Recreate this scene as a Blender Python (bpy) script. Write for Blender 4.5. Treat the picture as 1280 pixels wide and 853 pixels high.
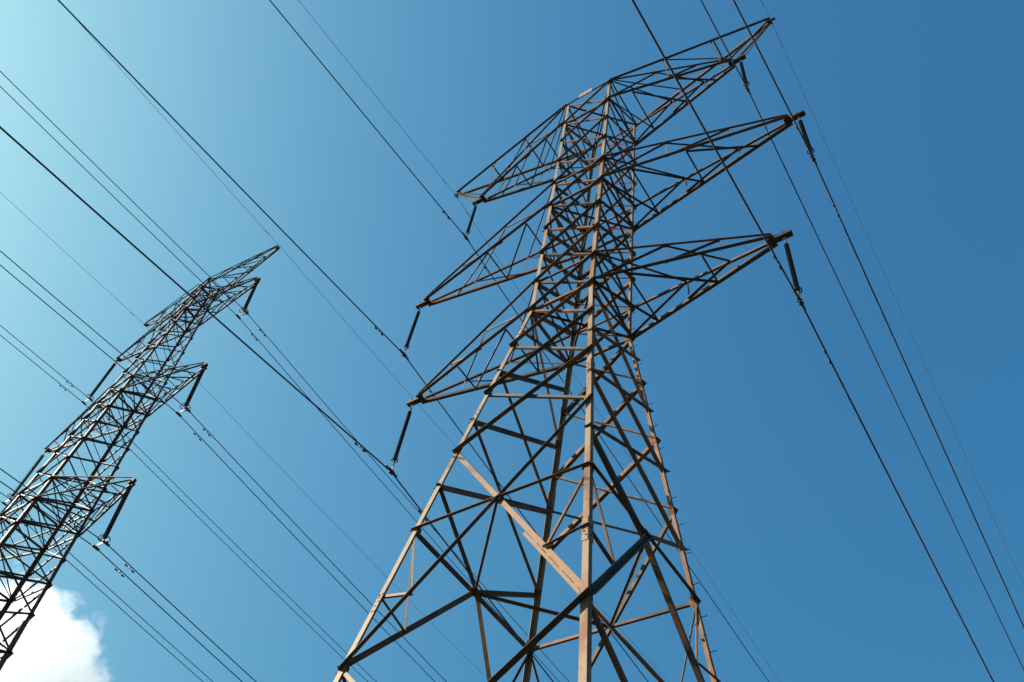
import bpy, bmesh, math, random
from mathutils import Vector, Matrix
random.seed(4)
for o in list(bpy.data.objects): bpy.data.objects.remove(o)
SC = bpy.context.scene
COL = SC.collection

# ------------------------------------------------------------------ camera
F_PX = 1117.64
R_ = [[0.8301772789, 0.5447170303, 0.1186972725],
      [-0.3806629560, 0.7094040880, -0.5931623335],
      [-0.4073099551, 0.4472462374, 0.7962847503]]      # rows: right, down, forward
cam = bpy.data.cameras.new('camera'); co = bpy.data.objects.new('camera', cam); COL.objects.link(co)
cam.sensor_width = 36; cam.lens = F_PX / 1280 * 36; cam.clip_start = 0.1; cam.clip_end = 30000
CAM = Vector((11.6764, -16.5252, 1.6))
rt, dn, fw = Vector(R_[0]), Vector(R_[1]), Vector(R_[2])
M = Matrix((rt, -dn, -fw)).transposed().to_4x4(); M.translation = CAM
co.matrix_world = M
SC.camera = co
SC.render.resolution_x = 1024; SC.render.resolution_y = 682

# ------------------------------------------------------------------ sky and sun
SUN_AZ = Vector((math.cos(math.radians(211)), math.sin(math.radians(211)), 0)); SUN_EL = math.radians(28)
world = bpy.data.worlds.new("World"); SC.world = world; world.use_nodes = True
nt = world.node_tree; nt.nodes.clear()
sky = nt.nodes.new('ShaderNodeTexSky'); sky.sky_type = 'NISHITA'; sky.sun_disc = False
sky.sun_elevation = SUN_EL; sky.sun_rotation = math.atan2(SUN_AZ.x, SUN_AZ.y)
sky.air_density = 1.3; sky.dust_density = 9.0; sky.ozone_density = 4.0; sky.altitude = 0
bg = nt.nodes.new('ShaderNodeBackground'); bg.inputs['Strength'].default_value = 0.055
wo = nt.nodes.new('ShaderNodeOutputWorld')
# deep polarised-looking blue: saturation about the mean of the sky colour
dt = nt.nodes.new('ShaderNodeVectorMath'); dt.operation = 'DOT_PRODUCT'; dt.inputs[1].default_value = (1 / 3, 1 / 3, 1 / 3)
mxs = nt.nodes.new('ShaderNodeMix'); mxs.data_type = 'RGBA'; mxs.clamp_factor = False; mxs.inputs[0].default_value = 1.3
tn = nt.nodes.new('ShaderNodeVectorMath'); tn.operation = 'MULTIPLY'; tn.inputs[1].default_value = (.0318, .0812, .1035)
nt.links.new(sky.outputs[0], dt.inputs[0]); nt.links.new(dt.outputs['Value'], mxs.inputs[6]); nt.links.new(sky.outputs[0], mxs.inputs[7])
nt.links.new(mxs.outputs[2], tn.inputs[0]); 
# soft shoulder so the glow round the sun stays blue:  c = k u / (1 + 1.5 u)
dn1 = nt.nodes.new('ShaderNodeVectorMath'); dn1.operation = 'MULTIPLY_ADD'; dn1.inputs[1].default_value = (1.5, 1.5, 1.5); dn1.inputs[2].default_value = (1, 1, 1)
dv = nt.nodes.new('ShaderNodeVectorMath'); dv.operation = 'DIVIDE'
sc_ = nt.nodes.new('ShaderNodeVectorMath'); sc_.operation = 'SCALE'; sc_.inputs['Scale'].default_value = 18.1
nt.links.new(tn.outputs[0], dn1.inputs[0]); nt.links.new(tn.outputs[0], dv.inputs[0]); nt.links.new(dn1.outputs[0], dv.inputs[1])
nt.links.new(dv.outputs[0], sc_.inputs[0]); nt.links.new(sc_.outputs[0], bg.inputs[0]); nt.links.new(bg.outputs[0], wo.inputs[0])
sl = bpy.data.lights.new('sun', 'SUN'); sl.energy = 5.0; sl.angle = math.radians(0.5); sl.color = (1, .91, .77)
so = bpy.data.objects.new('sun', sl); COL.objects.link(so)
sd = Vector((SUN_AZ.x * math.cos(SUN_EL), SUN_AZ.y * math.cos(SUN_EL), math.sin(SUN_EL)))
so.rotation_euler = sd.to_track_quat('Z', 'Y').to_euler(); so.location = (0, 0, 80)
SC.view_settings.view_transform = 'Standard'; SC.view_settings.look = 'None'
SC.view_settings.exposure = 1.33; SC.view_settings.gamma = 1
try: SC.cycles.volume_bounces = 6
except Exception: pass

# ------------------------------------------------------------------ materials
def steel(name, base, rust, dark, amount, scale=3.0, rough=.62, metal=.0):
    m = bpy.data.materials.new(name); m.use_nodes = True
    n = m.node_tree.nodes; l = m.node_tree.links; b = n['Principled BSDF']
    tc = n.new('ShaderNodeTexCoord')
    a = n.new('ShaderNodeTexNoise'); a.inputs['Scale'].default_value = scale; a.inputs['Detail'].default_value = 8; a.inputs['Roughness'].default_value = .7
    c = n.new('ShaderNodeTexNoise'); c.inputs['Scale'].default_value = scale * 4; c.inputs['Detail'].default_value = 4
    mp = n.new('ShaderNodeMapping'); mp.inputs['Scale'].default_value = (1, 1, .22)
    l.new(tc.outputs['Object'], mp.inputs[0]); l.new(mp.outputs[0], a.inputs[0]); l.new(tc.outputs['Object'], c.inputs[0])
    oi = n.new('ShaderNodeObjectInfo')
    r1 = n.new('ShaderNodeValToRGB'); e = r1.color_ramp.elements
    e[0].position = .62 - amount * .24; e[0].color = (0, 0, 0, 1); e[1].position = .78 - amount * .2; e[1].color = (1, 1, 1, 1)
    ad = n.new('ShaderNodeMath'); ad.operation = 'MULTIPLY_ADD'; ad.inputs[1].default_value = .30; 
    l.new(oi.outputs['Random'], ad.inputs[0]); l.new(a.outputs[0], ad.inputs[2])
    sb = n.new('ShaderNodeMath'); sb.operation = 'SUBTRACT'; sb.inputs[1].default_value = .15
    l.new(ad.outputs[0], sb.inputs[0]); l.new(sb.outputs[0], r1.inputs[0])
    mx = n.new('ShaderNodeMixRGB'); mx.inputs[1].default_value = (*base, 1); mx.inputs[2].default_value = (*rust, 1)
    l.new(r1.outputs[0], mx.inputs[0])
    r2 = n.new('ShaderNodeValToRGB'); r2.color_ramp.elements[0].position = .52; r2.color_ramp.elements[1].position = .72
    l.new(c.outputs[0], r2.inputs[0])
    mx2 = n.new('ShaderNodeMixRGB'); mx2.inputs[2].default_value = (*dark, 1)
    ml = n.new('ShaderNodeMath'); ml.operation = 'MULTIPLY'; ml.inputs[1].default_value = .4
    l.new(r2.outputs[0], ml.inputs[0]); l.new(ml.outputs[0], mx2.inputs[0]); l.new(mx.outputs[0], mx2.inputs[1])
    l.new(mx2.outputs[0], b.inputs['Base Color'])
    b.inputs['Roughness'].default_value = rough; b.inputs['Metallic'].default_value = metal; b.inputs['Specular IOR Level'].default_value = .22
    bp = n.new('ShaderNodeBump'); bp.inputs['Strength'].default_value = .25; bp.inputs['Distance'].default_value = .004
    l.new(c.outputs[0], bp.inputs['Height']); l.new(bp.outputs[0], b.inputs['Normal'])
    return m
def plain(name, col, rough=.6, metal=0, spec=None):
    m = bpy.data.materials.new(name); m.use_nodes = True
    n = m.node_tree.nodes; l = m.node_tree.links; b = n['Principled BSDF']
    tc = n.new('ShaderNodeTexCoord'); a = n.new('ShaderNodeTexNoise'); a.inputs['Scale'].default_value = 6; a.inputs['Detail'].default_value = 4
    l.new(tc.outputs['Object'], a.inputs[0])
    r = n.new('ShaderNodeValToRGB'); e = r.color_ramp.elements
    e[0].position = .3; e[0].color = (*[c * .75 for c in col], 1); e[1].position = .7; e[1].color = (*[min(1, c * 1.2) for c in col], 1)
    l.new(a.outputs[0], r.inputs[0]); l.new(r.outputs[0], b.inputs['Base Color'])
    b.inputs['Roughness'].default_value = rough; b.inputs['Metallic'].default_value = metal
    return m
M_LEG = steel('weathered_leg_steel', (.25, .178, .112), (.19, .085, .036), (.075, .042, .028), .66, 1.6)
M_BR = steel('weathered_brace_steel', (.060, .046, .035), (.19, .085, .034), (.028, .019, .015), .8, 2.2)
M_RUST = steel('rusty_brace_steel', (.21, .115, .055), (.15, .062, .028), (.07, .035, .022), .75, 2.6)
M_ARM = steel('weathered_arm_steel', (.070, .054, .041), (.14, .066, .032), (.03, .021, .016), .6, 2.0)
M_BOLT = plain('bolt_steel', (.035, .03, .028), .5, .4)
M_FAR = steel('far_leg_steel', (.11, .078, .058), (.12, .058, .036), (.05, .03, .022), .6, 1.4)
M_FARB = steel('far_brace_steel', (.062, .044, .036), (.11, .052, .034), (.022, .016, .013), .8, 2.0)
M_POLY = plain('insulator_shed_rubber', (.035, .035, .04), .45)
M_GREY = plain('galvanised_fitting', (.075, .072, .07), .6, .2)
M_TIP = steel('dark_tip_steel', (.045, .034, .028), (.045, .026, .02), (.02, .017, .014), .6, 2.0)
M_WIRE = plain('weathered_conductor', (.045, .045, .05), .6, .2)
M_EARTH = plain('earth_wire_steel', (.14, .14, .145), .55, .3)
M_DAMP = plain('damper_iron', (.03, .03, .033), .6, .2)
M_SIGN = plain('sign_enamel', (.30, .21, .16), .6)
M_MARK = plain('sign_marking', (.28, .12, .06), .6)

# ------------------------------------------------------------------ helpers
def link(name, bm, mat, parent=None, smooth=False):
    me = bpy.data.meshes.new(name); bm.normal_update(); bm.to_mesh(me); bm.free()
    me.materials.append(mat)
    if smooth:
        for p in me.polygons: p.use_smooth = True
    o = bpy.data.objects.new(name, me); COL.objects.link(o)
    if parent: o.parent = parent
    return o
def thing(name, label, cat, loc, group=None):
    o = bpy.data.objects.new(name, None); COL.objects.link(o); o.location = loc
    o['label'] = label; o['category'] = cat
    if group: o['group'] = group
    return o
def prism(bm, A, B, poly, ex, ey):
    """extrude the 2D polygon (in axes ex, ey) from A to B"""
    va = [bm.verts.new(A + ex * p[0] + ey * p[1]) for p in poly]
    vb = [bm.verts.new(B + ex * p[0] + ey * p[1]) for p in poly]
    n = len(poly)
    for i in range(n): bm.faces.new((va[i], va[(i + 1) % n], vb[(i + 1) % n], vb[i]))
    bm.faces.new(va[::-1]); bm.faces.new(vb)
    bmesh.ops.recalc_face_normals(bm, faces=bm.faces[:])
def lsec(w, t, w2=None):
    w2 = w2 or w
    return [(0, 0), (w, 0), (w, t), (t, t), (t, w2), (0, w2)]
def angle_axes(bm, A, B, w, t, e1, e2, w2=None):
    """L section whose corner runs A-B, flanges along e1 and e2"""
    d = (B - A).normalized()
    e1 = (e1 - d * e1.dot(d)).normalized(); e2 = (e2 - d * e2.dot(d) - e1 * (e2 - d * e2.dot(d)).dot(e1)).normalized()
    prism(bm, A, B, lsec(w, t, w2), e1, e2)
def face_angle(bm, A, B, w, t, n, out, off=0.0, w2=None):
    """bracing angle lying in a lattice face with outward normal n. One flange in the face,
    the other standing out (out=1) or in (out=-1) along the lower edge."""
    d = (B - A).normalized(); n = (n - d * n.dot(d)).normalized()
    u = d.cross(n).normalized()
    if u.z > 0: u = -u
    m = n * out
    o = u * (w * .5) + m * off
    angle_axes(bm, A + o, B + o, w, t, -u, m, w2)
def boxm(bm, c, ax, ay, az):
    """box with half axes ax, ay, az"""
    vs = [bm.verts.new(c + ax * i + ay * j + az * k) for i in (-1, 1) for j in (-1, 1) for k in (-1, 1)]
    for f in ((0, 1, 3, 2), (4, 6, 7, 5), (0, 4, 5, 1), (2, 3, 7, 6), (0, 2, 6, 4), (1, 5, 7, 3)): bm.faces.new([vs[i] for i in f])
    bmesh.ops.recalc_face_normals(bm, faces=bm.faces[:])
def frame(d):
    d = d.normalized(); a = Vector((0, 0, 1)) if abs(d.z) < .9 else Vector((1, 0, 0))
    x = d.cross(a).normalized(); return x, d.cross(x).normalized()
def tube(bm, pts, r, seg=8, caps=True):
    rings = []
    for i, p in enumerate(pts):
        d = (pts[min(i + 1, len(pts) - 1)] - pts[max(i - 1, 0)])
        x, y = frame(d); rr = r[i] if isinstance(r, (list, tuple)) else r
        rings.append([bm.verts.new(p + (x * math.cos(2 * math.pi * k / seg) + y * math.sin(2 * math.pi * k / seg)) * rr) for k in range(seg)])
    for a, b in zip(rings, rings[1:]):
        for k in range(seg): bm.faces.new((a[k], a[(k + 1) % seg], b[(k + 1) % seg], b[k]))
    if caps: bm.faces.new(rings[0][::-1]); bm.faces.new(rings[-1])
def torus(bm, c, axis, R, r, n=24, m=6, a0=0, a1=2 * math.pi):
    x, y = frame(axis); ax = axis.normalized(); rings = []
    full = abs(a1 - a0 - 2 * math.pi) < 1e-6
    for i in range(n + (0 if full else 1)):
        a = a0 + (a1 - a0) * i / n; e = x * math.cos(a) + y * math.sin(a)
        rings.append([bm.verts.new(c + e * (R + r * math.cos(2 * math.pi * k / m)) + ax * r * math.sin(2 * math.pi * k / m)) for k in range(m)])
    L = len(rings)
    for i in range(L if full else L - 1):
        a, b = rings[i], rings[(i + 1) % L]
        for k in range(m): bm.faces.new((a[k], a[(k + 1) % m], b[(k + 1) % m], b[k]))
def new(): return bmesh.new()
def lerp(a, b, t): return a + (b - a) * t
X, Y, Z = Vector((1, 0, 0)), Vector((0, 1, 0)), Vector((0, 0, 1))
SG = dict(N=(1, -1), L=(-1, -1), R=(1, 1), F=(-1, 1))
# faces: (leg that starts, leg that ends, outward normal)
FACES = dict(front=('L', 'N', -Y), back=('F', 'R', Y), right=('N', 'R', X), left=('L', 'F', -X))

# ------------------------------------------------------------------ pylon builder
class Pylon:
    def __init__(s, root, P, legw, mleg, mbr, marm, k):
        s.root, s.P, s.legw, s.mleg, s.mbr, s.marm, s.k = root, P, legw, mleg, mbr, marm, k
        s.braces = []
    def brace(s, A, B, w, n, out, part='diagonal_brace', double=False, w2=None):
        s.braces.append((A, B, w, n, out, part, double, w2))
    def flush(s, cap=98):
        ox = s.root.location
        kinds = {}
        for b in s.braces: kinds.setdefault(b[5], []).append(b)
        for kind, lst in kinds.items():
            lst.sort(key=lambda b: -((b[1] - b[0]).length / ((b[0] + b[1]) / 2 + ox - CAM).length) * (0.02 if max(b[0].z, b[1].z) < s.zvis else 1))
            rest = new(); nrest = 0
            for i, (A, B, w, n, out, part, dbl, w2) in enumerate(lst):
                t = max(.010, w * .09)
                one = i < cap
                bm = new() if one else rest
                off = (.004 if out > 0 else s.legt + .004) + (i % 7) * .0011
                d = (B - A).normalized(); sh = d * (w * .35)
                if dbl:
                    face_angle(bm, A - sh, B + sh, w, t, n, out, off, w2)
                    A_ = A; A = lerp(A, B, .64)
                    nn = (n - d * n.dot(d)).normalized(); u = d.cross(nn).normalized(); u = -u if u.z > 0 else u
                    o = u * (w * 1.10 + w * .14) + nn * out * (off + .03)
                    angle_axes(bm, A - sh + o, B + sh + o, w * .6, t, -u, nn * out, w2)
                    for q in (.18, .4, .62, .85):
                        c = lerp(A, B, q) + u * (w * .55) + nn * out * (off + w * .2)
                        boxm(bm, c, d * .11, nn * (w * .12), u * (w * .065))
                else:
                    face_angle(bm, A - sh, B + sh, w, t, n, out, off, w2)
                # end bolts
                if w > .075:
                    nn = (n - d * n.dot(d)).normalized(); 
                    for e, g in ((A, 1), (B, -1)):
                        for q in (.0, .09):
                            c = e + d * g * q + nn * out * (off + t)
                            boxm(bm, c + nn * out * .007, d * .014, nn * .007, d.cross(nn) * .014)
                if one:
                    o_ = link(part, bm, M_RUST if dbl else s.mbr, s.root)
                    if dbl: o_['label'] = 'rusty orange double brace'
                else: nrest += 1
            if nrest:
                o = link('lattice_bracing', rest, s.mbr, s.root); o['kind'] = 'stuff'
            else: rest.free()
    def leg(s, l, zs, widths, bolts=None):
        """one leg: L-angle following the knees at heights zs"""
        sx, sy = SG[l]; bm = new()
        for (z0, z1), w in zip(zip(zs, zs[1:]), widths):
            A, B = s.P(l, z0), s.P(l, z1)
            angle_axes(bm, A, B, w, max(.013, w * .09), Vector((-sx, 0, 0)), Vector((0, -sy, 0)))
        # splice plates with bolt groups
        for z0 in s.splices:
            A, B = s.P(l, z0 - .45), s.P(l, z0 + .45); w = s.legw
            for e1, nn in ((Vector((-sx, 0, 0)), Vector((0, sy, 0))), (Vector((0, -sy, 0)), Vector((sx, 0, 0)))):
                d = (B - A).normalized()
                c = lerp(A, B, .5) + e1 * (w * .5) + nn * .008
                boxm(bm, c, d * .42, e1 * (w * .40), nn * .006)
        o = link('leg', bm, s.mleg, s.root)
        bb = new()
        for z0 in s.splices:
            A, B = s.P(l, z0 - .45), s.P(l, z0 + .45); w = s.legw; d = (B - A).normalized()
            for e1, nn in ((Vector((-sx, 0, 0)), Vector((0, sy, 0))), (Vector((0, -sy, 0)), Vector((sx, 0, 0)))):
                for q, gg in ((-.24, .35), (-.1, .62), (.03, .35), (.16, .62)):
                    for g in (gg,):
                        c = lerp(A, B, .5) + d * q + e1 * (w * g) + nn * .024
                        tube(bb, [c - nn * .010, c + nn * .010], .021, 6)
        if bb.verts: link('splice_bolts', bb, M_BOLT, o)
        else: bb.free()
        return o
    def panel(s, face, zlo, zhi, wlo, w2=None, flip=False):
        a, b, n = FACES[face]
        # outward set: rises from a (low) to b (high); inward set: from a (high) to b (low)
        s.brace(s.P(a, zlo), s.P(b, zhi), wlo, n, 1)
        s.brace(s.P(a, zhi), s.P(b, zlo), wlo * .62, n, -1)
    def horizontal(s, face, z, w, out=1, part='horizontal_brace'):
        a, b, n = FACES[face]; s.brace(s.P(a, z), s.P(b, z), w, n, out, part)
    def plan(s, z, w):
        s.brace(s.P('L', z), s.P('R', z), w, -Z, 1, 'plan_brace'); s.brace(s.P('N', z), s.P('F', z), w, -Z, -1, 'plan_brace')

    def arm(s, side, z_lo, z_up, tip, posts, plan, cw, lw, tipbox=.9, tiph=.34, up_end=.93, tipw=.2):
        """four chord cross-arm. side=+1/-1. posts: fractions with uprights; plan: [(frac_near, frac_far)...]"""
        a, b = ('N', 'R') if side > 0 else ('L', 'F')
        zt = tip.z
        dirx = Vector((side, 0, 0))
        e0 = tip - dirx * tipbox
        arm = new()
        # tip beam: channel of two plates and a web, with end plate
        hw = tipw / 2
        c = (tip + e0) / 2 + Vector((0, 0, .06))
        for sy in (-1, 1):
            boxm(arm, c + Y * sy * hw + Z * 0, X * tipbox / 2, Y * .009, Z * .075)
        boxm(arm, c + Z * -.087, X * (tipbox / 2 + .01), Y * (hw + .015), Z * .012)
        boxm(arm, tip + Vector((side * .02, 0, .06)), X * .010, Y * (hw + .01), Z * .095)
        for q in (.15, .4, .7): boxm(arm, lerp(e0, tip, q) + Z * .12, X * .02, Y * (hw + .03), Z * .02)
        root = link('cross_arm', arm, M_TIP, s.root)
        ch = {}
        for i, (l, sy) in enumerate(((a, -1), (b, 1))):
            A = s.P(l, z_lo); E = e0 + Vector((0, sy * (hw + .02), 0)) + dirx * .25
            bm = new()
            d = (E - A).normalized()
            # corner inside, horizontal flange outwards at the bottom, vertical flange up
            angle_axes(bm, A + Vector((0, sy * .02, 0)), E, cw, .012, Vector((0, sy, 0)), Z)
            link('lower_chord', bm, s.marm, root); ch['lo', sy] = (A, E)
            U = s.P(l, z_up); EU = e0 + Vector((0, sy * (hw + .02), .22)) + dirx * .2
            bm = new(); angle_axes(bm, U, EU, cw * .75, .010, Vector((0, sy, 0)), Z)
            link('upper_chord', bm, s.marm, root); ch['up', sy] = (U, EU)
        pt = lambda k, sy, f: lerp(*ch[k, sy], f)
        def bar(A, B, w, e1=None, name='lacing_bar'):
            d = (B - A).normalized(); x, y = frame(d)
            bm = new(); angle_axes(bm, A, B, w, .008, e1 or x, y if e1 is None else Z.cross(e1) if abs(Z.cross(e1).length) > .1 else y)
            link(name, bm, s.marm, root)
        for sy in (-1, 1):
            prev = 0.0
            for f in posts:
                A = pt('lo', sy, f) + Y * sy * .03; B = pt('up', sy, f)
                bar(A, B, lw * .8, X, 'post')
                bar(pt('lo', sy, prev) + Z * .05, B - Z * .03, lw)
                prev = f
        # plan bracing zigzag between near and far lower chords
        last = ('lo', -1, 0.0)
        for fn, ff in plan:
            A = pt(*last); B = pt('lo', 1, ff)
            bm = new(); face_angle(bm, A - Z * .012, B - Z * .012, lw, .008, -Z, 1); link('plan_lacing', bm, s.marm, root)
            if fn is not None:
                C = pt('lo', -1, fn)
                bm = new(); face_angle(bm, B - Z * .03, C - Z * .03, lw, .008, -Z, 1); link('plan_lacing', bm, s.marm, root)
                last = ('lo', -1, fn)
        # top plane lacing
        for f0, f1 in zip([0] + posts, posts):
            bar(pt('up', -1, f0), pt('up', 1, f1), lw * .8)
        return root

# ================================================================== GROUND
bm = new()
n = 90
def gh(x, y):  # outer ground rises into unseen hills, added to block bright sky near the horizon
    r = math.hypot(x, y); t = min(1, max(0, (r - 260) / 700)); t = t * t * (3 - 2 * t)
    return t * (150 + 40 * math.sin(x * .0021 + 1) * math.cos(y * .0027) + 25 * math.sin(x * .006 + y * .004))
S_ = 9000
gc = [S_ * math.copysign(abs(i / n * 2 - 1) ** 2.2, i / n * 2 - 1) for i in range(n + 1)]
vs = [[bm.verts.new((gc[i], gc[j], gh(gc[i], gc[j]))) for j in range(n + 1)] for i in range(n + 1)]
for i in range(n):
    for j in range(n): bm.faces.new((vs[i][j], vs[i + 1][j], vs[i + 1][j + 1], vs[i][j + 1]))
mg = bpy.data.materials.new('grassland'); mg.use_nodes = True
gn = mg.node_tree.nodes; gl = mg.node_tree.links; gb = gn['Principled BSDF']
t1 = gn.new('ShaderNodeTexCoord'); t2 = gn.new('ShaderNodeTexNoise'); t2.inputs['Scale'].default_value = .35; t2.inputs['Detail'].default_value = 12; t2.inputs['Roughness'].default_value = .75
gl.new(t1.outputs['Object'], t2.inputs[0]); t3 = gn.new('ShaderNodeValToRGB')
t3.color_ramp.elements[0].position = .35; t3.color_ramp.elements[0].color = (.016, .024, .008, 1)
t3.color_ramp.elements[1].position = .7; t3.color_ramp.elements[1].color = (.045, .04, .02, 1)
gl.new(t2.outputs[0], t3.inputs[0]); gl.new(t3.outputs[0], gb.inputs['Base Color']); gb.inputs['Roughness'].default_value = .95
go = link('ground', bm, mg); go['kind'] = 'structure'

# ================================================================== MAIN PYLON
T1 = thing('transmission_tower', 'large rust brown lattice tower with wide spreading legs, nearest the camera', 'pylon', (0, 0, 0), 'lattice towers')
YR = 1.0645; ZB = 30.0; W0, WB, WT, ZT = 5.083, 1.401, 1.397, 50.70
def P1(l, z):
    w = WB + (WT - WB) * (z - ZB) / (ZT - ZB) if z >= ZB else WB + (W0 - WB) * (ZB - z) / ZB
    return Vector((SG[l][0] * w, SG[l][1] * w * YR, z))
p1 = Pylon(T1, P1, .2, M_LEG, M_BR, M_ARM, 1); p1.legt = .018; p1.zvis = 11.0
p1.splices = [15.6, 23.4]
for l in 'NLRF':
    lg = p1.leg(l, [0, 13.5, 30.0, 40.5, 50.75], [.18, .165, .165, .14])
    if l == 'R':
        z = 2.6
        for i in range(45):
            A = P1('R', z) + Vector((0, -.06, 0))
            bb = new(); tube(bb, [A, A + X * .17], .010, 6); tube(bb, [A + X * .165, A + X * .185], .019, 6)
            link('step_bolt', bb, M_BOLT, lg); z += 1.07
K = dict(A3l=30.0, k1=27.45, k2=24.545, k3=21.49, kc=18.15, k4=13.49)
up = [50.70, 48.08, 45.7, 43.25, 40.77, 38.565, 36.36, 34.24, 32.03, 30.0]
for i, (zh, zl) in enumerate(zip(up, up[1:])):
    w = .115 if i < 4 else .14
    for f in ('front', 'back'): p1.panel(f, zl, zh, w)
# side faces: panel points staggered by half a panel
sd_up = [50.70, 48.08, 46.9, 44.5, 42.0, 39.7, 38.565, 37.4, 35.3, 33.1, 31.0, 30.0]
sd_up = [50.70, 48.08, 45.7, 43.25, 40.77, 38.565, 36.36, 34.24, 32.03, 30.0]
for i, (zh, zl) in enumerate(zip(sd_up, sd_up[1:])):
    for f in ('right', 'left'): p1.panel(f, zl, zh, .105 if i < 4 else .13)
for zh, zl in ((30, 27.45), (27.45, 24.545), (24.545, 21.49)):
    for f in ('front', 'back'): p1.panel(f, zl, zh, .15)
s = [30.0, 28.65, 25.9, 23.1, 19.97]
for f in ('right', 'left'):
    a, b, nn = FACES[f]
    p1.brace(P1(a, 28.65), P1(b, 30), .09, nn, 1); 
    p1.brace(P1(a, 30), P1(b, 25.9), .10, nn, -1); p1.brace(P1(a, 25.9), P1(b, 28.65), .13, nn, 1)
    p1.brace(P1(a, 25.9), P1(b, 23.1), .11, nn, -1); p1.brace(P1(a, 23.1), P1(b, 25.9), .13, nn, 1)
    p1.brace(P1(a, 23.1), P1(b, 19.97), .11, nn, -1); p1.brace(P1(a, 19.97), P1(b, 23.1), .13, nn, 1)
def bigx(f, zt, zc, zb, w, dbl):
    a, b, nn = FACES[f]
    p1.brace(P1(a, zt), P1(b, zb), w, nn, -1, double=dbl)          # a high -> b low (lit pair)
    p1.brace(P1(a, zb), P1(b, zt), w, nn, 1, w2=w * .8)
    wa = abs(P1('N', zt).x); wb = abs(P1('N', zb).x); t = wa / (wa + wb)
    C = lerp(P1(a, zt), P1(b, zb), t)
    p1.brace(P1(a, zc), C, w * .72, nn, 1, 'redundant_brace'); p1.brace(C, P1(b, zc), w * .72, nn, 1, 'redundant_brace')
    return C
def redund(f, C, zt, zc, zb):
    a, b, nn = FACES[f]
    # lower half of the X: secondary members from the legs to the long diagonals
    for l, o in ((a, -1), (b, 1)):
        lowA = P1(l, zb)
        m = lerp(lowA, C, .62); q = lerp(lowA, C, .5)
        zm = zb + (zc - zb) * .48
        p1.brace(P1(l, zm), lerp(lowA, C, .42), .075, nn, o, 'redundant_brace')
        p1.brace(P1(l, zc), lerp(lowA, C, .42), .06, nn, -1, 'redundant_brace')
CF = bigx('front', 21.49, 18.15, 13.49, .14, True)
CB = bigx('back', 21.49, 18.15, 13.49, .13, False)
def kframe(f, zt, zc, zb, w):
    a, b, nn = FACES[f]
    C = (P1(a, zc) + P1(b, zc)) / 2
    p1.brace(P1(a, zt), C, w, nn, -1); p1.brace(C, P1(b, zb), w, nn, -1)
    p1.brace(P1(b, zt), C, w, nn, 1); p1.brace(P1(a, zb), C, w * 1.15, nn, 1)
    p1.brace(P1(a, zc), C, w * .72, nn, 1, 'redundant_brace'); p1.brace(C, P1(b, zc), w * .72, nn, 1, 'redundant_brace')
    return C
CR = kframe('right', 19.97, 18.16, 13.49, .14)
CL = kframe('left', 19.97, 18.16, 13.49, .14)
for f, C in (('front', CF), ('back', CB), ('right', CR), ('left', CL)): redund(f, C, 21.49, 18.15, 13.49)
# plan brace ring tying the X crossings together
for A, B in ((CF, CR), (CR, CB), (CB, CL), (CL, CF)):
    p1.brace(A, B, .08, -Z, 1, 'plan_brace')
for f in FACES:
    a, b, nn = FACES[f]
    p1.panel(f, 6.8, 13.49, .17); p1.panel(f, 0.3, 6.8, .18)
for z in (50.70, 48.08, 40.77, 38.565, 32.03, 30.0):
    for f in FACES: p1.horizontal(f, z, .11 if z in (48.08, 38.565, 30.0) else .08, -1 if f in ('front',) and z != 50.70 else 1)
    if z in (50.70, 48.08, 38.565, 30.0): p1.plan(z, .08)
p1.flush()
for l in 'NLRF':
    sx, sy = SG[l]; lgo = [c for c in T1.children if c.name.startswith('leg')]['NLRF'.index(l)]
    side = [48.08, 45.7, 43.25, 40.77, 38.565, 36.36, 34.24, 32.03, 30.0]
    for nn, e1, zs in ((Vector((0, sy, 0)), Vector((-sx, 0, 0)), side + [27.45, 24.545, 21.49, 18.15, 13.49]), (Vector((sx, 0, 0)), Vector((0, -sy, 0)), side + [25.9, 23.1, 19.97, 18.15, 13.49])):
        for z in zs:
            k = .7 if z > 30 else 1.0
            gp = new(); c = P1(l, z) + e1 * .13 * k - nn * .024
            ax = (P1(l, z + .5) - P1(l, z - .5)).normalized()
            boxm(gp, c, e1 * .115 * k, ax * .16 * k, nn * .005)
            for i, j in ((-.5, -.6), (-.5, 0), (-.5, .6), (.35, -.5), (.35, .35)):
                b = c + e1 * .115 * k * i + ax * .16 * k * j
                tube(gp, [b - nn * .018, b + nn * .03], .013, 6)
            link('gusset_plate', gp, M_BR, lgo)
# gussets at the big joints
for C, nn in ((CF, -Y), (CB, Y), (CR, X), (CL, -X)):
    e = Z.cross(nn).normalized()
    gs = new(); boxm(gs, C + nn * .035, e * .13, Z * .14, nn * .006); link('gusset_plate', gs, M_LEG, T1)

# cross arms: (z lower, z upper, tip x)
ZTIP = {}
AR = dict(a1=(48.08, 50.70, 8.489), a2=(38.565, 40.765, 10.233), a3=(30.0, 32.03, 8.504))
for nm, (zl, zu, tx) in AR.items():
    for sdn in (1, -1):
        tip = Vector((sdn * tx, 0, zl - .27)); ZTIP[nm, sdn] = tip
        if nm == 'a2': posts, plan = [.36, .70], [(.17, .17), (.47, .47), (None, .80)]
        elif nm == 'a3': posts, plan = [.42, .72], [(.20, .20), (.62, .62)]
        else: posts, plan = [.40, .72], [(.2, .2), (.55, .55), (None, .82)]
        ar = p1.arm(sdn, zl, zu, tip, posts, plan, .135, .075, tipbox=.85)
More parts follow.
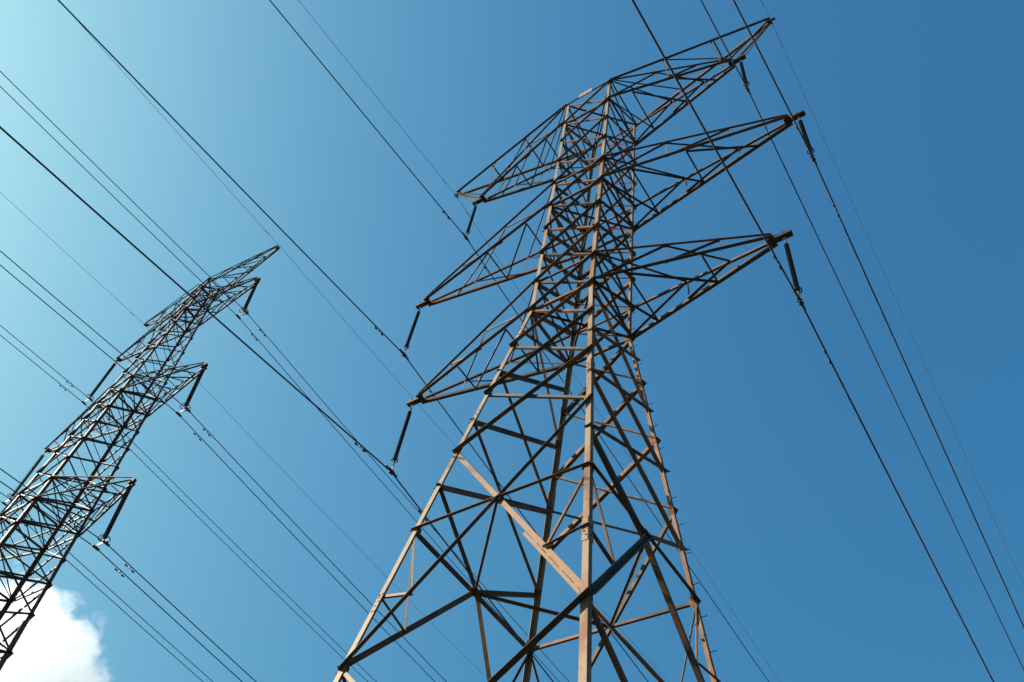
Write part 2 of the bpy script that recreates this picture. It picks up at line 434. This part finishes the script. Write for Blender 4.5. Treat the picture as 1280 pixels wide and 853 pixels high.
# earth-wire peaks
def peak(py, P, a, b, zt, ztip, xt, sdn, tip1, cw, lw, tz):
    tip = Vector((sdn * xt, 0, ztip)); bm = new()
    boxm(bm, tip, X * .22, Y * .07, Z * .06); boxm(bm, tip + X * sdn * .2, X * .012, Y * .1, Z * .12)
    root = link('earth_wire_arm', bm, py.marm, py.root)
    mid = {}
    for l, sy in ((a, -1), (b, 1)):
        A = P(l, zt); E = tip + Y * sy * .06
        bm = new(); angle_axes(bm, A, E, cw, .012, Y * sy, Z); link('upper_chord', bm, py.marm, root)
        mid[sy] = (A, E)
        L0 = tip1 + Vector((-sdn * .9, sy * .12, .1))
        bm = new(); angle_axes(bm, L0, tip + Y * sy * .05 - Z * .05, cw * .7, .010, Y * sy, Z); link('strut', bm, py.marm, root)
    bm = new(); angle_axes(bm, tip1 + Z * .22, tip - Z * .06, cw * .6, .010, X, Y); link('strut', bm, py.marm, root)
    for f0, f1, c in ((0.02, .36, 1), (.36, .36, 1), (.36, .66, 1), (.66, .66, 1)):
        A = lerp(*mid[-1], f0); B = lerp(*mid[1], f1)
        bm = new(); face_angle(bm, A - Z * .02, B - Z * .02, lw, .008, -Z, 1); link('lacing_bar', bm, py.marm, root)
    # drops to the arm below
    for sy in (-1, 1):
        for f in (.34, .64):
            A = lerp(*mid[sy], f); x = A.x; 
            tt = (abs(x) - WT) / (abs(tip1.x) - .6 - WT)
            B = Vector((x + sdn * .2, sy * (WT * YR * (1 - tt) + .12 * tt), tz - .1 * tt)) if tt < 1 else tip1 + Vector((-sdn * .8, sy * .12, .1))
            bm = new(); angle_axes(bm, A, B, lw, .008, X, Y); link('lacing_bar', bm, py.marm, root)
    return root
for sdn in (1, -1):
    a, b = ('N', 'R') if sdn > 0 else ('L', 'F')
    peak(p1, P1, a, b, 50.70, 50.824, 10.247, sdn, ZTIP['a1', sdn], .13, .07, 48.08)
# number plate near the top of the front face
bm = new(); c = lerp(P1('L', 50.7), P1('N', 50.7), .45) + Vector((0, -.10, .03))
boxm(bm, c, X * .42, Y * .006, Z * .21)
pl = link('number_plate', bm, M_SIGN, T1); pl['label'] = 'pale plate with faint orange upright marks at tower top'
bm = new()
for i in range(7):
    boxm(bm, c + Vector((-.33 + i * .11, -.010, random.uniform(-.02, .02))), X * .017, Y * .003, Z * .14)
link('plate_marking', bm, M_MARK, pl)

# ================================================================== FAR PYLON
OX = Vector((-31.936, -2.095, 0))
T2 = thing('transmission_tower', 'smaller dark lattice tower carrying twin wires at the left, beside the cloud', 'pylon', OX, 'lattice towers')
V0, VB, VT, YB, YT = 2.663, 1.502, .557, 30.48, 53.5
def P2(l, z):
    w = VB + (VT - VB) * (z - YB) / (YT - YB) if z >= YB else VB + (V0 - VB) * (YB - z) / YB
    return Vector((SG[l][0] * w, SG[l][1] * w, z))
p2 = Pylon(T2, P2, .2, M_FAR, M_FARB, M_FARB, 1); p2.legt = .018; p2.zvis = 20.0; p2.splices = []
for l in 'NLRF':
    lg = p2.leg(l, [0, 25.0, 30.48, 41.3, 53.55], [.26, .20, .17, .13])
    if l == 'R':
        z = 19.0
        for i in range(30):
            A = P2('R', z) + Vector((0, -.05, 0)); bb = new(); tube(bb, [A, A + X * .16], .009, 6); link('step_bolt', bb, M_BOLT, lg); z += 1.07
lv = [53.5, 52.2, 50.97, 49.24, 47.65, 46.05, 44.45, 42.9, 41.3, 39.84, 38.34, 36.87, 35.4, 33.75, 32.1, 30.48, 28.79, 27.26, 25.49, 23.41, 20.9, 17.6, 13.4, 7.5, .3]
for i, (zh, zl) in enumerate(zip(lv, lv[1:])):
    for f in FACES: p2.panel(f, zl, zh, .068 if i < 8 else .085 if i < 17 else .11)
for z in (53.5, 52.2, 50.97, 49.24, 41.3, 39.84, 32.1, 30.48, 27.26, 23.41):
    for f in FACES: p2.horizontal(f, z, .09, -1 if f == 'front' else 1)
for z in (53.5, 49.24, 41.3, 39.84, 32.1, 30.48, 27.26, 23.41): p2.plan(z, .075)
p2.flush()
Z2 = {}
for nm, (zl, zu, tx) in dict(e=(52.2, 53.5, 7.119), a1=(49.24, 50.97, 7.487), a2=(39.84, 41.3, 7.74), a3=(30.48, 32.1, 7.904)).items():
    for sdn in (1, -1):
        tip = Vector((sdn * (tx - (.25 if nm != 'e' else .1)), 0, zl - .18 if nm != 'e' else 53.35)); Z2[nm, sdn] = tip
        p2.arm(sdn, zl, zu, tip, [.3, .55, .78], [(.28, .28), (.55, .55), (.8, .8)], .105 if nm != 'e' else .085, .055, tipbox=.35 if nm != 'e' else .2, tiph=.2, tipw=.15 if nm != 'e' else .08)

# ================================================================== INSULATORS
def insulator1(top, bot, label):
    """composite long-rod string on the near tower"""
    root = thing('insulator_string', label, 'insulator', top, 'insulator strings on the near tower')
    v = bot - top; L = v.length; d = v.normalized()
    pt = lambda q: d * q
    bm = new(); torus(bm, pt(.07), Y, .06, .014, 14, 6); tube(bm, [pt(.12), pt(.34)], .022, 8); torus(bm, pt(.33), X, .05, .013, 12, 6)
    tube(bm, [pt(.36), pt(.50)], .03, 8)
    link('shackle', bm, M_GREY, root, True)
    bm = new(); q = .5; pts = []; rs = []
    n = 58; end = L - .62
    for i in range(n):
        z = .5 + (end - .5) * i / n; h = (end - .5) / n
        pts += [pt(z), pt(z + h * .35), pt(z + h * .5)]; rs += [.04, .085 if i % 2 else .07, .04]
    tube(bm, pts, rs, 14); link('shed_stack', bm, M_POLY, root)
    bm = new(); torus(bm, pt(end - .02), d, .125, .022, 26, 8)
    for s_ in (1, -1): tube(bm, [pt(end + .06) + Y * s_ * .02, pt(end - .02) + Y * s_ * .125], .012, 6)
    link('corona_ring', bm, M_DAMP, root, True)
    bm = new(); tube(bm, [pt(end), pt(end + .14)], .035, 8); boxm(bm, pt(end + .22), X * .012, Y * .035, Z * .1); torus(bm, pt(end + .33), Y, .05, .015, 12, 6)
    boxm(bm, pt(end + .44), X * .05, Y * .016, Z * .08)
    link('socket_fitting', bm, M_GREY, root)
    bm = new()
    boxm(bm, d * L + Z * .03, X * .05, Y * .17, Z * .05); boxm(bm, d * L - Z * .055, X * .04, Y * .10, Z * .04)
    for s_ in (-1, 1):
        boxm(bm, d * L + Vector((0, s_ * .07, -.02)), X * .085, Y * .018, Z * .02)
        tube(bm, [d * L + Vector((0, s_ * .17, .02)), d * L + Vector((0, s_ * .36, .02))], .042, 8)
    link('suspension_clamp', bm, M_DAMP, root)
W1 = {
('a1', 1): ((8.234, 0.0, 43.711), (0.00092, -0.1052, 0.000402), (-0.01532, -0.1536, 0.000424)),
('a2', 1): ((9.978, 0.0, 34.197), (0.00154, -0.1111, 0.000401), (-0.02417, -0.1452, 0.000413)),
('a3', 1): ((8.249, 0.0, 25.632), (-0.00105, -0.0442, 0.000403), (-0.02241, -0.0354, 0.000323)),
('e', 1): ((10.247, 0.0, 50.474), (0.00077, -0.1008, 0.0004), (-0.01982, -0.1241, 0.000403)),
('a1', -1): ((-8.234, 0.0, 43.711), (0.00075, -0.1113, 0.000411), (-0.02509, -0.0554, 0.000311)),
('e', -1): ((-10.247, 0.0, 50.474), (0.00076, -0.1112, 0.00041), (-0.02163, -0.0771, 0.000374)),
('a2', -1): ((-9.978, 0.0, 34.197), (0.00073, -0.1144, 0.000425), (-0.02212, -0.088, 0.000449)),
('a3', -1): ((-8.249, 0.0, 25.632), (0.0008, -0.1297, 0.000466), (-0.02162, -0.1173, 0.0004)),
}
W2 = {
('e', 1): ((-24.817, -2.105, 53.492), (-0.02583, -0.0674, 0.000409), (0.00283, -0.0084, 0.000403)),
('a1', 1): ((-24.419, -1.908, 45.041), (-0.02559, -0.1037, 0.000393), (0.00234, -0.0725, 0.000409)),
('a2', 1): ((-24.165, -1.908, 35.642), (-0.0256, -0.1054, 0.000403), (0.00226, -0.0761, 0.000414)),
('a3', 1): ((-24.002, -1.909, 26.28), (-0.02564, -0.0933, 0.0004), (0.00234, -0.0735, 0.0004)),
('a1', -1): ((-39.677, -1.887, 45.041), (-0.02568, -0.0828, 0.000425), (0.00208, -0.0749, 0.000444)),
('a2', -1): ((-39.93, -1.886, 35.642), (-0.02529, -0.0948, 0.0004), (0.0023, -0.0791, 0.000405)),
('a3', -1): ((-40.09, -1.886, 26.28), (-0.02529, -0.0948, 0.0004), (0.0023, -0.0791, 0.000405)),
('e', -1): ((-39.055, -2.085, 53.492), (-0.0257, -0.0825, 0.000399), (0.00166, -0.058, 0.000498)),
}
LV = dict(a1='upper', a2='middle', a3='lowest', e='topmost')
for (a, sdn), w in W1.items():
    if a == 'e': continue
    t = ZTIP[a, sdn]
    insulator1(Vector((sdn * (abs(t.x) - .255), 0, t.z - .05)), Vector(w[0]), 'dark slender insulator hanging from the %s %s arm of the near tower' % (LV[a], 'right' if sdn > 0 else 'left'))
def insulator2(top, bot, label):
    root = thing('insulator_string', label, 'insulator', top, 'insulator strings on the far tower')
    v = bot - top; L = v.length; d = v.normalized(); pt = lambda q: d * q
    bm = new(); torus(bm, pt(.06), Y, .06, .014, 12, 6); tube(bm, [pt(.1), pt(.3)], .025, 8); link('shackle', bm, M_GREY, root, True)
    n = 40; end = L - .42
    bm = new(); pts = []; rs = []
    for i in range(n):
        z = .3 + (end - .3) * i / n; h = (end - .3) / n
        pts += [pt(z), pt(z + h * .3), pt(z + h * .42), pt(z + h * .8)]; rs += [.062, .08, .112, .062]
    tube(bm, pts, rs, 14); link('disc_stack', bm, M_POLY, root)
    bm = new()
    torus(bm, pt(end + .02), d, .27, .024, 26, 8)
    for s_ in (1, -1): tube(bm, [pt(end + .1), pt(end + .02) + Y * s_ * .27], .014, 6)
    link('grading_ring', bm, M_GREY, root, True)
    bm = new(); tube(bm, [pt(end), pt(end + .22)], .035, 8); boxm(bm, d * L + Z * .16, X * .36, Y * .014, Z * .06); link('yoke_plate', bm, M_GREY, root)
    for sx in (-.36, .36):
        bm = new(); c = d * L + X * sx
        boxm(bm, c + Z * .08, X * .014, Y * .03, Z * .08); boxm(bm, c, X * .045, Y * .2, Z * .045)
        link('suspension_clamp', bm, M_DAMP, root)
for (a, sdn), w in W2.items():
    if a == 'e': continue
    t = Z2[a, sdn] + OX
    insulator2(Vector((t.x - sdn * .1, t.y, t.z - .06)), Vector(w[0]), 'ringed dark insulator hanging from the %s %s arm of the far tower' % (LV[a], 'right' if sdn > 0 else 'left'))

# ================================================================== WIRES
def wpt(P, q, sgn, s_):
    h, a, b = q; return Vector((P[0] + math.sin(h) * s_ * sgn, P[1] + math.cos(h) * s_ * sgn, P[2] + a * s_ + b * s_ * s_))
def wire(w, r, mat, name, label, cat, group, dx=0.0):
    P, qm, qp = w; P = (P[0] + dx, P[1], P[2])
    pts = []
    L1, L2 = 150, 170
    ss = [L1 * (i / 70) ** 1.5 for i in range(70, 0, -1)]
    pts = [wpt(P, qm, -1, s_) for s_ in ss] + [Vector(P)] + [wpt(P, qp, 1, L2 * (i / 70) ** 1.5) for i in range(1, 71)]
    o0 = Vector(P); bm = new(); tube(bm, [p - o0 for p in pts], r, 6)
    o = link(name, bm, mat, None, True); o.location = o0
    o['label'] = label; o['category'] = cat; o['group'] = group
    return o
def damper(w, sgn, s_, label, group, dx=0.0, k=1.0):
    P, qm, qp = w; q = qm if sgn < 0 else qp; P = (P[0] + dx, P[1], P[2])
    c = wpt(P, q, sgn, s_); d = (wpt(P, q, sgn, s_ + .2) - wpt(P, q, sgn, s_ - .2)).normalized()
    root = thing('vibration_damper', label, 'wire damper', c, group)
    dz = Vector((0, 0, -1))
    bm = new(); boxm(bm, dz * .05 * k, X * .02 * k, d * .03 * k, Z * .07 * k); link('clamp', bm, M_DAMP, root)
    bm = new(); tube(bm, [(dz * .12 - d * .24) * k, dz * .11 * k, (dz * .12 + d * .24) * k], .008 * k, 6); link('messenger_cable', bm, M_DAMP, root)
    for s2 in (-1, 1):
        bm = new(); tube(bm, [(dz * .125 + d * s2 * q) * k for q in (.13, .16, .29, .31)], [q * k for q in (.024, .038, .038, .024)], 10)
        link('weight', bm, M_DAMP, root, True)
SIDE = {1: 'right', -1: 'left'}
for (a, sdn), w in W1.items():
    if a == 'e':
        wire(w, .013, M_EARTH, 'earth_wire', 'very thin pale wire strung over the %s peak of the near tower' % SIDE[sdn], 'overhead wire', 'wires of the near tower')
        o0 = Vector(w[0]); bm = new(); root = thing('wire_clamp', 'clamp holding the thin top wire at the %s peak of the near tower' % SIDE[sdn], 'wire clamp', o0, 'earth wire clamps')
        boxm(bm, Vector((0, 0, 0)), X * .03, Y * .12, Z * .04); link('clamp_body', bm, M_GREY, root)
        bm = new(); tube(bm, [Vector((0, 0, .03)), Vector((0, 0, .30))], .014, 6); torus(bm, Vector((0, 0, .16)), X, .04, .01, 10, 5); link('hanger', bm, M_GREY, root)
        for sg in (-1, 1): damper(w, sg, 1.3, 'tiny damper on the thin wire %s the %s peak of the near tower' % ('above' if sg < 0 else 'beyond', SIDE[sdn]), 'dampers on the near wires', k=.55)
    else:
        wire(w, .031, M_WIRE, 'power_cable', 'thick dark wire held by the %s %s insulator of the near tower' % (LV[a], SIDE[sdn]), 'power cable', 'wires of the near tower')
        for sg in (-1, 1): damper(w, sg, 1.8 if sg < 0 else 2.25, 'damper on the wire just %s the %s %s insulator of the near tower' % ('above' if sg < 0 else 'beyond', LV[a], SIDE[sdn]), 'dampers on the near wires')
for (a, sdn), w in W2.items():
    if a == 'e':
        wire(w, .013, M_EARTH, 'earth_wire', 'very thin pale wire strung over the %s peak of the far tower' % SIDE[sdn], 'overhead wire', 'wires of the far tower')
        damper(w, -1, 1.3, 'tiny damper on the thin wire at the %s peak of the far tower' % SIDE[sdn], 'dampers on the far wires', k=.55)
    else:
        for dx in (-.36, .36):
            ww = 'left' if dx < 0 else 'right'
            wire(w, .024, M_WIRE, 'power_cable', '%s twin wire held by the %s %s insulator of the far tower' % (ww, LV[a], SIDE[sdn]), 'power cable', 'wires of the far tower', dx)
            for sg in (-1, 1): damper(w, sg, 1.75 if sg < 0 else 1.6, 'damper on the %s twin wire %s the %s %s insulator of the far tower' % (ww, 'above' if sg < 0 else 'beyond', LV[a], SIDE[sdn]), 'dampers on the far wires', dx)

# ================================================================== CLOUD
def ray(px, py): return (rt * ((px - 640) / F_PX) + dn * ((py - 426.5) / F_PX) + fw).normalized()
DC = 1500.0
cc = CAM + ray(0, 838) * DC
bm = new(); bmesh.ops.create_icosphere(bm, subdivisions=4, radius=1.0)
mc = bpy.data.materials.new('cloud_vapour'); mc.use_nodes = True; cn = mc.node_tree.nodes; cl = mc.node_tree.links; cn.clear()
out = cn.new('ShaderNodeOutputMaterial'); pv = cn.new('ShaderNodeVolumePrincipled'); cl.new(pv.outputs[0], out.inputs['Volume'])
pv.inputs['Color'].default_value = (.90, .92, .94, 1); pv.inputs['Anisotropy'].default_value = .55
tc = cn.new('ShaderNodeTexCoord'); nz = cn.new('ShaderNodeTexNoise'); nz.inputs['Scale'].default_value = 3.4; nz.inputs['Detail'].default_value = 10; nz.inputs['Roughness'].default_value = .64
cl.new(tc.outputs['Object'], nz.inputs[0])
ln = cn.new('ShaderNodeVectorMath'); ln.operation = 'LENGTH'; cl.new(tc.outputs['Object'], ln.inputs[0])
m1 = cn.new('ShaderNodeMath'); m1.operation = 'MULTIPLY_ADD'; m1.inputs[1].default_value = -.85; m1.inputs[2].default_value = .13
cl.new(ln.outputs['Value'], m1.inputs[0])
m2 = cn.new('ShaderNodeMath'); m2.operation = 'ADD'; cl.new(m1.outputs[0], m2.inputs[0]); cl.new(nz.outputs[0], m2.inputs[1])
m3 = cn.new('ShaderNodeMath'); m3.operation = 'MULTIPLY'; m3.inputs[1].default_value = 14.0; m3.use_clamp = True; cl.new(m2.outputs[0], m3.inputs[0])
m4 = cn.new('ShaderNodeMath'); m4.operation = 'MAXIMUM'; m4.inputs[1].default_value = 0; cl.new(m3.outputs[0], m4.inputs[0]); 
m5 = cn.new('ShaderNodeMath'); m5.operation = 'MULTIPLY'; m5.inputs[1].default_value = .011; cl.new(m4.outputs[0], m5.inputs[0]); cl.new(m5.outputs[0], pv.inputs['Density'])
cloud = link('cloud', bm, mc); cloud.location = cc; cloud.scale = (200, 200, 140); cloud['kind'] = 'stuff'
